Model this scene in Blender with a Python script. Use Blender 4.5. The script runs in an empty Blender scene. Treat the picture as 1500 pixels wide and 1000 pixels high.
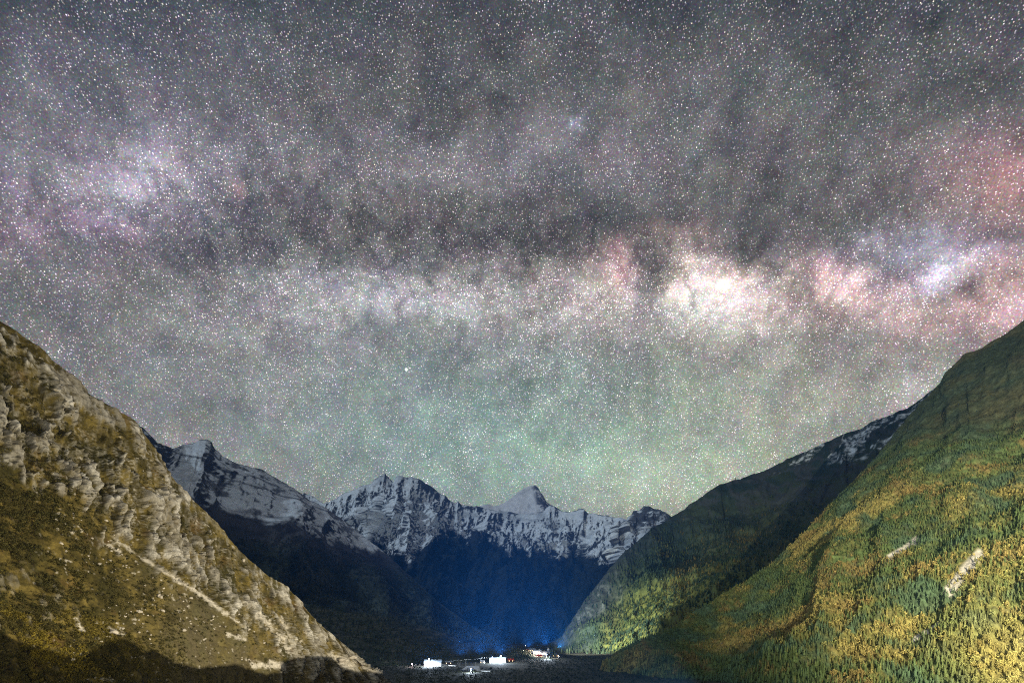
import bpy, math, random
import numpy as np
from mathutils import Vector
random.seed(7)
RNG = np.random.default_rng(11)
S = bpy.context.scene
COL = S.collection

# ------------------------------------------------------------------ camera
CAM_Z = 60.0
HORIZ = 930.0                       # where level sight falls, in photo pixels (1500x1000)
F = 1500 * 20 / 36
cam_d = bpy.data.cameras.new("camera"); cam = bpy.data.objects.new("camera", cam_d); COL.objects.link(cam)
cam.location = (0, 0, CAM_Z); cam.rotation_euler = (math.pi / 2, 0, 0)
cam_d.lens = 20; cam_d.sensor_width = 36; cam_d.shift_y = (HORIZ - 500) / 1500;   # level camera with a raised lens: uprights stay upright
cam_d.clip_start = 0.1; cam_d.clip_end = 40000
S.camera = cam

def ray(px, py):
    return (np.asarray(px, float) - 750) / F, 1.0, (HORIZ - np.asarray(py, float)) / F
def at(px, py, Y):
    x, y, z = ray(px, py); k = np.asarray(Y, float)
    return np.stack([x * k, np.broadcast_to(k, np.shape(x * k)), z * k + CAM_Z], -1)
def project(P):
    d = P[..., 1]; d = np.where(d < 1e-3, 1e-3, d)
    return 750 + F * P[..., 0] / d, HORIZ - F * (P[..., 2] - CAM_Z) / d

# ------------------------------------------------------------------ night sky (world)
W = bpy.data.worlds.new("World"); S.world = W; W.use_nodes = True
NT = W.node_tree; NT.nodes.clear()
def N(t, **kw):
    n = NT.nodes.new(t)
    for k, v in kw.items(): setattr(n, k, v)
    return n
def L(a, b): NT.links.new(a, b)
def M(op, a, b=None, c=None, clamp=False):
    n = N('ShaderNodeMath', operation=op, use_clamp=clamp)
    for i, v in enumerate((a, b, c)):
        if v is None: continue
        if isinstance(v, (int, float)): n.inputs[i].default_value = v
        else: L(v, n.inputs[i])
    return n.outputs[0]
def V(op, a, b=None, scale=None):
    n = N('ShaderNodeVectorMath', operation=op)
    for i, v in enumerate((a, b)):
        if v is None: continue
        if isinstance(v, (tuple, list)): n.inputs[i].default_value = v
        else: L(v, n.inputs[i])
    if scale is not None:
        if isinstance(scale, (int, float)): n.inputs[3].default_value = scale
        else: L(scale, n.inputs[3])
    return n.outputs[1] if op in ('DOT_PRODUCT', 'LENGTH') else n.outputs[0]
DIR = N('ShaderNodeTexCoord').outputs['Generated']
sep = N('ShaderNodeSeparateXYZ'); L(DIR, sep.inputs[0])
EL = M('ARCSINE', sep.outputs[2])
YY = M('MAXIMUM', M('ABSOLUTE', sep.outputs[1]), 0.08)
cmb = N('ShaderNodeCombineXYZ'); L(M('DIVIDE', sep.outputs[0], YY), cmb.inputs[0]); L(M('DIVIDE', sep.outputs[2], YY), cmb.inputs[1])   # sky chart: compass tangent, height tangent
def noise(scale, detail, rough=0.55, vec=None, out='Fac'):
    n = N('ShaderNodeTexNoise'); n.inputs['Scale'].default_value = scale; n.inputs['Detail'].default_value = detail
    n.inputs['Roughness'].default_value = rough; L(vec if vec is not None else DIR, n.inputs['Vector']); return n.outputs[out]
warp = V('SUBTRACT', noise(11, 10, 0.72, out='Color'), (0.5, 0.5, 0.5))
P = V('ADD', cmb.outputs[0], V('SCALE', warp, scale=0.15))
P0 = V('ADD', cmb.outputs[0], V('SCALE', warp, scale=0.05))
def gauss(px, py, sx, sy, rot=0, vec=None):
    m = N('ShaderNodeMapping', vector_type='TEXTURE')
    m.inputs['Location'].default_value = ((px - 750) / F, (HORIZ - py) / F, 0); m.inputs['Rotation'].default_value = (0, 0, math.radians(rot))
    m.inputs['Scale'].default_value = (sx * 1.35 / F, sy * 1.35 / F, 1000.0)
    L(vec if vec is not None else P, m.inputs['Vector'])
    d = V('DOT_PRODUCT', m.outputs[0], m.outputs[0])
    return M('POWER', 2.71828, M('MULTIPLY', d, -1.0))
sy_ = N('ShaderNodeSeparateXYZ'); L(P0, sy_.inputs[0])
ramp = N('ShaderNodeValToRGB'); cr = ramp.color_ramp
L(M('DIVIDE', sy_.outputs[1], 1.12, clamp=True), ramp.inputs[0])
stops = [(0.0, (.315, .295, .215)), (.25, (.260, .255, .215)), (.45, (.190, .182, .164)), (.62, (.158, .150, .139)), (.82, (.137, .132, .126)), (1.0, (.076, .080, .083))]
while len(cr.elements) < len(stops): cr.elements.new(0.5)
for e, (p, c) in zip(cr.elements, stops): e.position = p; e.color = (*c, 1)
acc = ramp.outputs[0]
GLOW = [(150, 110, 230, 85, 0, (.014, .013, .030)),   # where the star clouds lie on the chart (in photo-sized units), their spread, tilt and colour
 (120, 275, 200, 72, 0, (.125, .105, .145)), (235, 265, 60, 42, 10, (.13, .12, .15)), (60, 325, 90, 30, 0, (.055, .030, .05)), (150, 330, 60, 16, 0, (.05, .02, .04)),
 (560, 320, 90, 40, 0, (.055, .048, .038)), (800, 225, 150, 40, 5, (.045, .043, .053)), (345, 270, 7, 7, 0, (.10, .035, .03)),
 (520, 435, 150, 36, 0, (.105, .105, .115)), (570, 425, 50, 26, 0, (.09, .09, .10)), (660, 425, 36, 24, 0, (.10, .09, .09)), (450, 400, 50, 16, 0, (.05, .05, .05)), (790, 440, 120, 40, 0, (.085, .075, .07)), (800, 395, 36, 14, 0, (.07, .05, .045)),
 (1150, 435, 420, 44, -1, (.085, .068, .062)), (640, 440, 260, 38, 1, (.05, .05, .05)), (700, 250, 420, 46, 0, (.028, .026, .028)),
 (903, 394, 22, 26, 0, (.21, .085, .085)), (885, 425, 30, 14, 0, (.10, .07, .06)), (1040, 395, 34, 20, -30, (.75, .55, .52)), (1055, 425, 50, 22, 0, (.35, .29, .27)), (1065, 460, 75, 32, 0, (.30, .285, .26)),
 (1000, 430, 150, 50, 0, (.07, .055, .05)), (1140, 440, 46, 24, -10, (.20, .10, .10)), (1215, 415, 40, 26, -15, (.30, .17, .18)), (1260, 430, 50, 26, 0, (.24, .15, .155)),
 (1330, 455, 80, 34, -5, (.20, .115, .115)), (1475, 440, 60, 45, 15, (.40, .22, .22)), (1385, 393, 32, 15, 22, (.40, .35, .43)), (1355, 405, 20, 12, 0, (.28, .24, .30)), (1360, 375, 60, 32, 10, (.16, .145, .20)), (1270, 355, 20, 10, 0, (.12, .11, .13)),
 (1300, 365, 80, 26, 0, (.07, .068, .085)), (1480, 265, 50, 45, 0, (.20, .085, .085)), (1420, 300, 50, 26, 0, (.09, .05, .05)), (1380, 235, 70, 40, 20, (.05, .035, .035)),
 (800, 650, 300, 105, 0, (.030, .100, .075)), (900, 690, 160, 50, 0, (.05, .10, .06)), (620, 640, 150, 80, 0, (.0, .035, .038)), (1230, 560, 200, 80, -15, (.125, .11, .085)), (1080, 620, 120, 60, 0, (.07, .075, .045)),
 (330, 590, 230, 110, 0, (.040, .037, .043)), (1010, 720, 140, 50, 0, (.11, .095, .055)), (560, 510, 330, 70, 0, (.030, .036, .038)),
 (985, 340, 40, 14, 0, (.10, .05, .045)), (1330, 575, 36, 16, 35, (.12, .11, .12)), (480, 240, 90, 40, 0, (.03, .03, .035)), (848, 183, 8, 8, 0, (.15, .15, .22))]
for px, py, sx, sy, rot, c in GLOW:
    big = sx > 140 and sy > 60
    g = gauss(px, py, sx, sy, rot, P0 if big else P)
    acc = V('ADD', acc, V('SCALE', c if big else tuple(1.4 * k for k in c), scale=g))
fb = noise(17, 11, 0.72)
fine = noise(60, 6, 0.75)
cloud = M('MULTIPLY', M('MULTIPLY_ADD', fb, 2.6, -0.30), M('MULTIPLY_ADD', fine, 0.8, 0.60))
lo = N('ShaderNodeMapRange'); L(sep.outputs[2], lo.inputs[0]); lo.inputs[1].default_value = .22; lo.inputs[2].default_value = .46; lo.inputs[3].default_value = .45; lo.inputs[4].default_value = 1.0
cloud = M('MULTIPLY_ADD', M('SUBTRACT', cloud, 1.0), lo.outputs[0], 1.0)      # smoother airglow low over the peaks
dust = cloud
DUST = [(450, 300, 120, 26, -8, .40), (690, 365, 150, 28, 0, .38), (620, 150, 110, 30, -10, .22), (860, 330, 140, 34, 0, .30), (1010, 260, 240, 60, 0, .16),
        (1120, 355, 90, 26, 0, .28), (1180, 425, 16, 40, 10, .42), (330, 360, 90, 22, 0, .32), (945, 455, 20, 36, 0, .38), (1420, 430, 26, 16, -30, .45), (955, 395, 22, 22, 0, .45),
        (1270, 300, 60, 18, 0, .2), (1455, 345, 24, 12, 0, .4), (600, 475, 40, 10, 0, .25), (300, 300, 30, 10, 0, .3), (500, 385, 60, 12, 0, .25), (1205, 470, 18, 26, 0, .3)]
for px, py, sx, sy, rot, a in DUST:
    dust = M('MULTIPLY', dust, M('MULTIPLY_ADD', gauss(px, py, sx, sy, rot), -a, 1.0))
fil = N('ShaderNodeMapRange', interpolation_type='SMOOTHSTEP'); L(M('ABSOLUTE', M('SUBTRACT', noise(14, 9, 0.68), 0.5)), fil.inputs[0])
fil.inputs[1].default_value = .0; fil.inputs[2].default_value = .07; fil.inputs[3].default_value = -.36; fil.inputs[4].default_value = 0.0
band = M('ADD', gauss(1000, 405, 560, 60, 0, P0), gauss(330, 290, 420, 70, -6, P0), clamp=True)
dust = M('MULTIPLY', dust, M('MULTIPLY_ADD', fil.outputs[0], band, 1.0))
bg = V('SCALE', acc, scale=dust)
mot = V('SUBTRACT', noise(26, 4, 0.6, out='Color'), (0.495, 0.5, 0.5))
bg = V('ADD', bg, V('MULTIPLY', bg, V('SCALE', mot, scale=0.35)))
lum = V('DOT_PRODUCT', bg, (.33, .34, .33))
def stars(scale, rad, power, gain, sq=1.2):
    v = N('ShaderNodeTexVoronoi', feature='F1'); v.inputs['Scale'].default_value = scale; v.inputs['Randomness'].default_value = 1
    mp = N('ShaderNodeMapping'); mp.inputs['Rotation'].default_value = (0.3, 0.5, 0.2); mp.inputs['Scale'].default_value = (1, 1, sq)
    L(DIR, mp.inputs['Vector']); L(mp.outputs[0], v.inputs['Vector'])
    s = N('ShaderNodeSeparateColor'); L(v.outputs['Color'], s.inputs[0])
    mr = N('ShaderNodeMapRange', interpolation_type='SMOOTHSTEP'); L(v.outputs['Distance'], mr.inputs[0])
    mr.inputs[1].default_value = rad; mr.inputs[2].default_value = rad * 0.2; mr.inputs[3].default_value = 0; mr.inputs[4].default_value = 1
    b = M('MULTIPLY', M('POWER', s.outputs[0], power), gain)
    b = M('MULTIPLY', mr.outputs[0], b)
    tint = V('ADD', V('MULTIPLY', v.outputs['Color'], (.36, .34, .58)), (.74, .74, .64))
    return V('SCALE', tint, scale=b)
dustv = stars(400, .40, 2.0, 2.6, 1.0)                       # unresolved star dust
st = stars(235, .21, 2.2, 5.2)
st = V('ADD', st, stars(140, .118, 2.4, 6.5))
st = V('ADD', st, stars(62, .052, 2.6, 8.0))
st = V('ADD', st, stars(17, .023, 2.0, 9.0))
# one bright planet left of centre
pl = Vector(((595 - 750) / F, 1, (HORIZ - 541) / F)).normalized()
pd = N('ShaderNodeMapRange', interpolation_type='SMOOTHSTEP'); L(V('DOT_PRODUCT', DIR, tuple(pl)), pd.inputs[0]); pd.inputs[1].default_value = math.cos(.0026); pd.inputs[2].default_value = math.cos(.0005); pd.inputs[3].default_value = 0; pd.inputs[4].default_value = 2.0
dens = M('MULTIPLY_ADD', lum, 1.55, 0.12)
dens = M('MULTIPLY', dens, M('MULTIPLY_ADD', fine, 1.6, 0.2)); dens = M('MULTIPLY', dens, M('MULTIPLY_ADD', noise(5, 5, .62), 2.4, -0.2))
dens = M('MULTIPLY', dens, M('MULTIPLY_ADD', EL, 0.75, 0.55))
st = V('SCALE', V('ADD', st, dustv), scale=dens)
st = V('ADD', st, V('SCALE', (1, .97, 1), scale=pd.outputs[0]))
grain = V('SUBTRACT', noise(560, 1, 0.6, out='Color'), (0.5, 0.5, 0.5))
bg = V('ADD', bg, V('MULTIPLY', bg, V('SCALE', grain, scale=1.5)))
sky_col = V('ADD', bg, st)
bgn = N('ShaderNodeBackground'); L(sky_col, bgn.inputs[0]); bgn.inputs[1].default_value = 1.0
L(bgn.outputs[0], N('ShaderNodeOutputWorld').inputs[0])
W.cycles.sampling_method = 'MANUAL'; W.cycles.sample_map_resolution = 512

# ------------------------------------------------------------------ floodlights, fill lights and exposure
S.view_settings.view_transform = 'Standard'; S.view_settings.look = 'None'
S.view_settings.exposure = 0; S.view_settings.gamma = 1; S.view_settings.use_curve_mapping = False
S.cycles.use_denoising = False; S.cycles.filter_width = 1.15
S.cycles.max_bounces = 4; S.cycles.diffuse_bounces = 2; S.cycles.glossy_bounces = 1; S.cycles.transmission_bounces = 1
S.cycles.volume_bounces = 0; S.cycles.transparent_max_bounces = 4
S.cycles.sample_clamp_indirect = 1.5; S.cycles.sample_clamp_direct = 60.0
def lamp(name, loc, power, color, radius=0.4, aim=None, cone=None, blend=0.4):
    d = bpy.data.lights.new(name, 'SPOT' if aim is not None else 'POINT'); o = bpy.data.objects.new(name, d); COL.objects.link(o)
    o.location = loc; d.energy = power; d.color = color; d.shadow_soft_size = radius
    if aim is not None:
        o.rotation_euler = (Vector(aim) - Vector(loc)).to_track_quat('-Z', 'Y').to_euler()
        d.spot_size = math.radians(cone); d.spot_blend = blend
    return o
sun_d = bpy.data.lights.new('fill_sun', 'SUN'); sun_d.energy = .9; sun_d.color = (.72, .87, 1.0); sun_d.angle = math.radians(4)  # added directional light to brighten the snow and relief; there is no moon
sun = bpy.data.objects.new('fill_sun', sun_d); COL.objects.link(sun); sun.rotation_euler = (math.radians(52), 0, math.radians(-62))
LAMP_L = (120.0, 330.0, 14.0)
lamp("floodlight_beam", LAMP_L, 7.5e6, (1.0, .87, .62), .35, (-300, 420, 80), 110, .5)
LAMP_R = (170.0, -420.0, 120.0)
lamp("floodlight_beam", LAMP_R, 3.3e8, (1.0, .93, .68), 1.5, (1130, 900, 150), 64, .95)
lamp("floodlight_beam", (-20.0, -70.0, 78.0), 2.2e6, (1.0, .88, .62), .6, (-300, 400, 60), 90, .8)  # weak unseen fill lamp added to lift the shadowed lower left slope

# ------------------------------------------------------------------ helpers
def hash3(ix, iy, iz, seed):
    h = (ix * 374761393 + iy * 668265263 + iz * 2147483647 + seed * 1274126177) & 0xFFFFFFFF
    h = ((h ^ (h >> 13)) * 1274126177) & 0xFFFFFFFF
    h = ((h ^ (h >> 16)) * 2246822519) & 0xFFFFFFFF
    return ((h ^ (h >> 15)) & 0xFFFFFF).astype(np.float32) / 0xFFFFFF
def vn(P, seed=0):
    """value noise in -1..1 at points P (n,3)"""
    f = np.floor(P); i = f.astype(np.int64); t = (P - f).astype(np.float32); t = t * t * t * (t * (t * 6 - 15) + 10)
    x, y, z = i[:, 0], i[:, 1], i[:, 2]
    r = 0
    for dz in (0, 1):
        wz = t[:, 2] if dz else 1 - t[:, 2]
        for dy in (0, 1):
            wy = t[:, 1] if dy else 1 - t[:, 1]
            a = hash3(x, y + dy, z + dz, seed); b = hash3(x + 1, y + dy, z + dz, seed)
            r = r + (a + (b - a) * t[:, 0]) * wy * wz
    return r * 2 - 1
ROT = np.array([[.8, .6, 0], [-.48, .64, .6], [.36, -.48, .8]])
def fbm(P, octv=5, rough=.5, seed=0):
    r = 0; a = 1; n = 0; Q = np.array(P, float)
    for k in range(octv):
        r = r + a * vn(Q, seed + k); n += a; a *= rough; Q = Q @ ROT.T * 2.03 + 17.3
    return r / n
def ridged(P, octv=5, rough=.5, seed=0):
    r = 0; a = 1; n = 0; Q = np.array(P, float); w = 1
    for k in range(octv):
        s = 1 - np.abs(vn(Q, seed + k)) * 1.6; s = np.clip(s, -.6, 1)
        r = r + a * s * w; w = np.clip(.35 + .65 * s, 0, 1); n += a; a *= rough; Q = Q @ ROT.T * 2.03 + 17.3
    return r / n
def sstep(a, b, x):
    t = np.clip((x - a) / (b - a), 0, 1); return t * t * (3 - 2 * t)
def mixc(a, b, t):
    return np.asarray(a) * (1 - t[..., None]) + np.asarray(b) * t[..., None]

def tag(o, label=None, cat=None, group=None, kind=None):
    if label: o['label'] = label
    if cat: o['category'] = cat
    if group: o['group'] = group
    if kind: o['kind'] = kind
    return o
def mesh_obj(name, verts, faces, mat, parent=None, smooth=False, col=None, loc=None):
    """faces: (n,k) array or list of equal/mixed polygons"""
    me = bpy.data.meshes.new(name); verts = np.asarray(verts, np.float32)
    if isinstance(faces, np.ndarray):
        n, k = faces.shape
        me.vertices.add(len(verts)); me.vertices.foreach_set('co', verts.ravel())
        me.loops.add(n * k); me.loops.foreach_set('vertex_index', faces.astype(np.int32).ravel())
        me.polygons.add(n); me.polygons.foreach_set('loop_start', np.arange(0, n * k, k, dtype=np.int32))
        me.polygons.foreach_set('loop_total', np.full(n, k, np.int32))
    else:
        me.from_pydata([tuple(v) for v in verts.tolist()], [], faces)
    if smooth: me.polygons.foreach_set('use_smooth', np.ones(len(me.polygons), bool))
    if col is not None:
        at_ = me.color_attributes.new('tint', 'FLOAT_COLOR', 'POINT')
        c = np.ones((len(verts), 4), np.float32); c[:, :3] = col; at_.data.foreach_set('color', c.ravel())
    me.update(); me.validate()
    if mat: me.materials.append(mat)
    o = bpy.data.objects.new(name, me); COL.objects.link(o)
    if loc is not None: o.location = loc
    if parent is not None: o.parent = parent
    return o
def empty(name, loc, rz=0):
    o = bpy.data.objects.new(name, None); COL.objects.link(o); o.location = loc; o.rotation_euler = (0, 0, rz); o.empty_display_size = .5
    return o

# ---- materials
def material(name, base=(.5, .5, .5), rough=.85, use_tint=False, obj_color=False, var=.25, vscale=1.0, bump=0, bscale=3.0, emit=None, estr=0, transl=0):
    m = bpy.data.materials.new(name); m.use_nodes = True; nt = m.node_tree; bs = nt.nodes['Principled BSDF']
    bs.inputs['Roughness'].default_value = rough; bs.inputs['Specular IOR Level'].default_value = .2
    if emit:
        bs.inputs['Emission Color'].default_value = (*emit, 1); bs.inputs['Emission Strength'].default_value = estr
    tc = nt.nodes.new('ShaderNodeTexCoord')
    nz = nt.nodes.new('ShaderNodeTexNoise'); nz.inputs['Scale'].default_value = vscale; nz.inputs['Detail'].default_value = 5; nz.inputs['Roughness'].default_value = .65
    nt.links.new(tc.outputs['Object'], nz.inputs['Vector'])
    mr = nt.nodes.new('ShaderNodeMapRange'); mr.inputs[1].default_value = .25; mr.inputs[2].default_value = .75
    mr.inputs[3].default_value = 1 - var; mr.inputs[4].default_value = 1 + var; nt.links.new(nz.outputs['Fac'], mr.inputs[0])
    vm = nt.nodes.new('ShaderNodeVectorMath'); vm.operation = 'SCALE'; nt.links.new(mr.outputs[0], vm.inputs[3])
    if use_tint:
        a = nt.nodes.new('ShaderNodeAttribute'); a.attribute_name = 'tint'; nt.links.new(a.outputs['Color'], vm.inputs[0])
    elif obj_color:
        a = nt.nodes.new('ShaderNodeObjectInfo'); nt.links.new(a.outputs['Color'], vm.inputs[0])
    else: vm.inputs[0].default_value = base
    nt.links.new(vm.outputs[0], bs.inputs['Base Color'])
    if bump:
        n2 = nt.nodes.new('ShaderNodeTexNoise'); n2.inputs['Scale'].default_value = bscale; n2.inputs['Detail'].default_value = 6; n2.inputs['Roughness'].default_value = .7
        nt.links.new(tc.outputs['Object'], n2.inputs['Vector'])
        b = nt.nodes.new('ShaderNodeBump'); b.inputs['Strength'].default_value = .8; b.inputs['Distance'].default_value = bump
        nt.links.new(n2.outputs['Fac'], b.inputs['Height']); nt.links.new(b.outputs[0], bs.inputs['Normal'])
    return m
M_HILL = material('rocky_slope', use_tint=True, var=.35, vscale=.45, bump=1.5, bscale=.35)
M_FAR = material('mountain_ground', use_tint=True, var=.22, vscale=.02, bump=6, bscale=.03)
M_WOODGROUND = material('wooded_slope', use_tint=True, var=.35, vscale=.12, bump=3, bscale=.1)
M_FLOOR = material('valley_ground', use_tint=True, var=.4, vscale=.12, bump=.6, bscale=.25)
M_TREE = material('forest_foliage', use_tint=True, var=.3, vscale=.6)
M_CROWN = material('tree_foliage', obj_color=True, var=.3, vscale=1.2)
M_BARK = material('bark', (.06, .045, .03), var=.3, vscale=3)
M_STONE = material('pale_boulder', (.52, .48, .42), var=.3, vscale=.5, bump=.3, bscale=1.2)

# ------------------------------------------------------------------ terrain
def floor_z(x, y):
    x = np.asarray(x, float); y = np.asarray(y, float)
    r2 = x * x + y * y
    z = 58.0 * np.exp(-r2 / 140.0 ** 2)
    z = z + 15 * np.exp(-((x - 55) / 110.) ** 2 - ((y - 1560) / 190.) ** 2)
    q = np.stack([x.ravel() / 90, y.ravel() / 90, np.zeros(x.size)], -1)
    n = fbm(q, 4, .5, 3).reshape(x.shape)
    return z + 2.2 * n * sstep(60 ** 2, 300 ** 2, r2)
def ground_hit(px, py, y0=250, y1=6000):
    ys = np.geomspace(y0, y1, 1500); p = at(px, py, ys)
    below = p[:, 2] <= floor_z(p[:, 0], p[:, 1])
    k = int(np.argmax(below)) if below.any() else len(ys) - 1
    return np.array([p[k, 0], p[k, 1], float(floor_z(p[k, 0], p[k, 1]))])

def axis(n, lo, hi, k):
    t = np.linspace(-1, 1, n); s = np.sinh(k * t) / math.sinh(k)
    return np.where(s < 0, -s * lo, s * hi)
gx = axis(321, -6500, 6500, 4.2)
gy = np.concatenate([np.linspace(-500, 250, 40)[:-1], np.geomspace(250, 11200, 330)])
GX, GY = np.meshgrid(gx, gy)
GZ = floor_z(GX, GY)
vv = np.stack([GX.ravel(), GY.ravel(), GZ.ravel()], -1)
def gridfaces(nr, nc):
    i = np.arange(nr * nc).reshape(nr, nc)
    return np.stack([i[:-1, :-1].ravel(), i[:-1, 1:].ravel(), i[1:, 1:].ravel(), i[1:, :-1].ravel()], -1)
n1 = fbm(vv / np.array([70, 110, 50]), 5, .6, 40); n2 = fbm(vv / 23, 4, .6, 44)
fc = mixc((.012, .015, .010), (.032, .031, .018), sstep(-.3, .4, n1)); fc = mixc(fc, (.11, .10, .07), sstep(.28, .6, n2) * .6)
fc = mixc(fc, (.18, .165, .135), np.exp(-((vv[:, 0] + 75) / 115) ** 2 - ((vv[:, 1] - 1120) / 75) ** 2) * sstep(-.35, .25, n2 + .5 * n1) * .9)   # camp ground lightened in the colour to strengthen the lamp spill
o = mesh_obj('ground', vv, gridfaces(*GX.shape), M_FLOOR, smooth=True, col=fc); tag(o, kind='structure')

def resample(pts, n):
    p = np.array(pts, float); d = np.r_[0, np.cumsum(np.hypot(np.diff(p[:, 0]), np.diff(p[:, 1])))]; d /= d[-1]
    u = np.linspace(0, 1, n); return np.stack([np.interp(u, d, p[:, k]) for k in range(p.shape[1])], -1)
def normals(G):
    du = np.gradient(G, axis=1); dv = np.gradient(G, axis=0)
    n = np.cross(du, dv); n /= np.maximum(np.linalg.norm(n, axis=-1, keepdims=True), 1e-9)
    return n
class Slope:
    """a mountain flank between a crest line and a foot line, with its far side behind"""
    def __init__(self, crest, foot, nu, nv, nback=40, conc=0.0, back=(1500, 900), vpow=1.0, jag=0, jseed=0, jscale=9):
        c = resample(crest, nu); f = resample(foot, nu)
        C = at(c[:, 0], c[:, 1], c[:, 2]); Fo = at(f[:, 0], f[:, 1], f[:, 2])
        Fo[:, 2] = np.minimum(Fo[:, 2], floor_z(Fo[:, 0], Fo[:, 1]) - 3) if len(foot[0]) == 3 else Fo[:, 2]
        v = np.linspace(0, 1, nv) ** vpow
        G = C[None] * (1 - v[:, None, None]) + Fo[None] * v[:, None, None]
        H = np.linalg.norm(C - Fo, axis=1)
        G[..., 2] -= conc * H[None] * (v * (1 - v))[:, None]
        self.v = v; self.H = H; self.C = C; self.F = Fo
        self.s = np.r_[0, np.cumsum(np.linalg.norm(np.diff((C + Fo) / 2, axis=0), axis=1))]
        self.G = G; self.nback = nback; self.back = back
        self.SS = np.broadcast_to(self.s[None], G.shape[:2]); self.TT = v[:, None] * H[None]
        self.VV = np.broadcast_to(v[:, None], G.shape[:2])
        n = normals(G); 
        sgn = np.sign((n * (np.array([0, 0, CAM_Z]) - G)).sum(-1).mean()); self.N = n * (sgn if sgn else 1)
    def pts(self): return self.G.reshape(-1, 3)
    def st(self, ls, lt, z=0.0):
        return np.stack([self.SS.ravel() / ls, self.TT.ravel() / lt, np.full(self.SS.size, z)], -1)
    def displace(self, d):
        self.G = self.G + self.N * d.reshape(self.SS.shape)[..., None]
    def lift(self, d):
        self.G[..., 2] += d.reshape(self.SS.shape)
    def steep(self):
        n = normals(self.G); return np.abs(n[..., 2])
    def build(self, name, col, mat, smooth=True):
        nv, nu = self.SS.shape; nb = self.nback
        b = (np.linspace(0, 1, nb + 1)[1:] ** 1.3)[:, None]
        top = self.G[0]; away = top[:, :2] / np.linalg.norm(top[:, :2], axis=1, keepdims=True)
        B = np.zeros((nb, nu, 3)); B[..., :2] = top[None, :, :2] + away[None] * (b * self.back[0])[..., None]
        B[..., 2] = top[None, :, 2] * (1 - b) + (-6) * b
        q = np.stack([B[..., 0].ravel(), B[..., 1].ravel(), B[..., 2].ravel()], -1) / (self.back[0] / 4)
        B[..., 2] -= (np.abs(fbm(q, 4, .5, 77)).reshape(nb, nu)) * self.back[0] * .12 * np.sin(np.pi * b)
        G = np.concatenate([B[::-1], self.G], 0)
        colb = np.broadcast_to(col.reshape(nv, nu, 3)[:1], (nb, nu, 3))
        allc = np.concatenate([colb, col.reshape(nv, nu, 3)], 0)
        self.obj = mesh_obj(name, G.reshape(-1, 3), gridfaces(nv + nb, nu)[:, ::-1].copy(), mat, smooth=smooth, col=allc.reshape(-1, 3))
        return tag(self.obj, kind='structure')

# ---- near rocky hillside on the left
crestL = [(-760, -150, 210), (-400, 130, 280), (-150, 345, 330), (0, 472, 365), (30, 492, 372), (60, 512, 378), (75, 530, 384), (105, 552, 394), (130, 578, 402), (165, 598, 414),
          (190, 612, 424), (215, 640, 436), (235, 672, 446), (255, 705, 456), (285, 735, 466), (318, 765, 478), (340, 795, 488), (365, 820, 498), (395, 845, 510), (420, 858, 522),
          (440, 880, 536), (462, 908, 556), (490, 932, 580), (520, 955, 605), (535, 972, 640), (550, 984, 690)]
footL = [(-500, 1330, 120), (-200, 1180, 170), (0, 1090, 230), (150, 1035, 300), (280, 1010, 390), (380, 1004, 470), (450, 1000, 540), (520, 995, 620), (580, 990, 700)]
A = Slope(crestL, footL, 760, 620, nback=30, conc=.10, back=(420, 300))
px, py = project(A.pts()); 
crag = sstep(-28, 30, ((py - 760) * -.80 + (px - 120) * .60) + 34 * fbm(A.pts() / 40, 4, .55, 5))   # above the line from (120,760) to (400,970)
p0 = A.pts()
env = np.clip(np.minimum(A.VV * 9, (1 - A.VV) * 6), .12, 1).ravel()
A.displace(env * (13 * fbm(p0 / 130, 4, .5, 1)))
wq = A.st(17, 52); wq[:, 0] += .5 * fbm(p0 / 30, 3, .5, 8); rk = ridged(wq * np.array([1.7, 1.6, 1]), 6, .62, 9); rk2 = .5 * ridged(p0 / 11, 5, .6, 21) + .5 * ridged(A.st(6, 22), 4, .6, 23); rk3 = fbm(p0 / 44, 4, .6, 31)
expo = sstep(.30, .50, .55 * rk + .45 * rk2 + .42 * rk3 + .10 * crag - .20 + .10 * sstep(380, 470, px) + .06 * sstep(300, 100, px))          # where bedrock breaks through
expo *= (.22 + .78 * crag)
A.displace(np.clip(env, .3, 1) * (crag * (6.5 * rk + 3.6 * rk2) + (1 - crag) * (1.6 * rk2) + expo * 2.2 + 1.5 * fbm(p0 / 7, 4, .65, 61) + expo * 2.4 * ridged(p0 / 5.0, 4, .62, 65)))
stp = A.steep().ravel(); p1 = A.pts(); px, py = project(p1)
rockm = np.clip(expo * 1.05 + crag * sstep(.40, .22, stp) * .3, 0, 1)
rockm = np.clip(rockm + .75 * (fbm(A.st(3, 9), 3, .65, 71)) * sstep(.05, .4, rockm) - .1, 0, 1)
def strip(pts, w, rag, seed):
    """loose stone lying in a band on the slope"""
    d = np.full(px.shape, 1e9); pts = np.array(pts, float)
    for a, b in zip(pts[:-1], pts[1:]):
        ab = b - a; t = np.clip(((px - a[0]) * ab[0] + (py - a[1]) * ab[1]) / (ab @ ab), 0, 1)
        d = np.minimum(d, np.hypot(px - a[0] - t * ab[0], py - a[1] - t * ab[1]))
    d = d + rag * 1.5 * fbm(p1 / 4, 4, .7, seed)
    return sstep(w, w * .1, d) * sstep(-.5, .1, fbm(p1 / 2.2, 3, .7, seed + 500) + .15)
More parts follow.
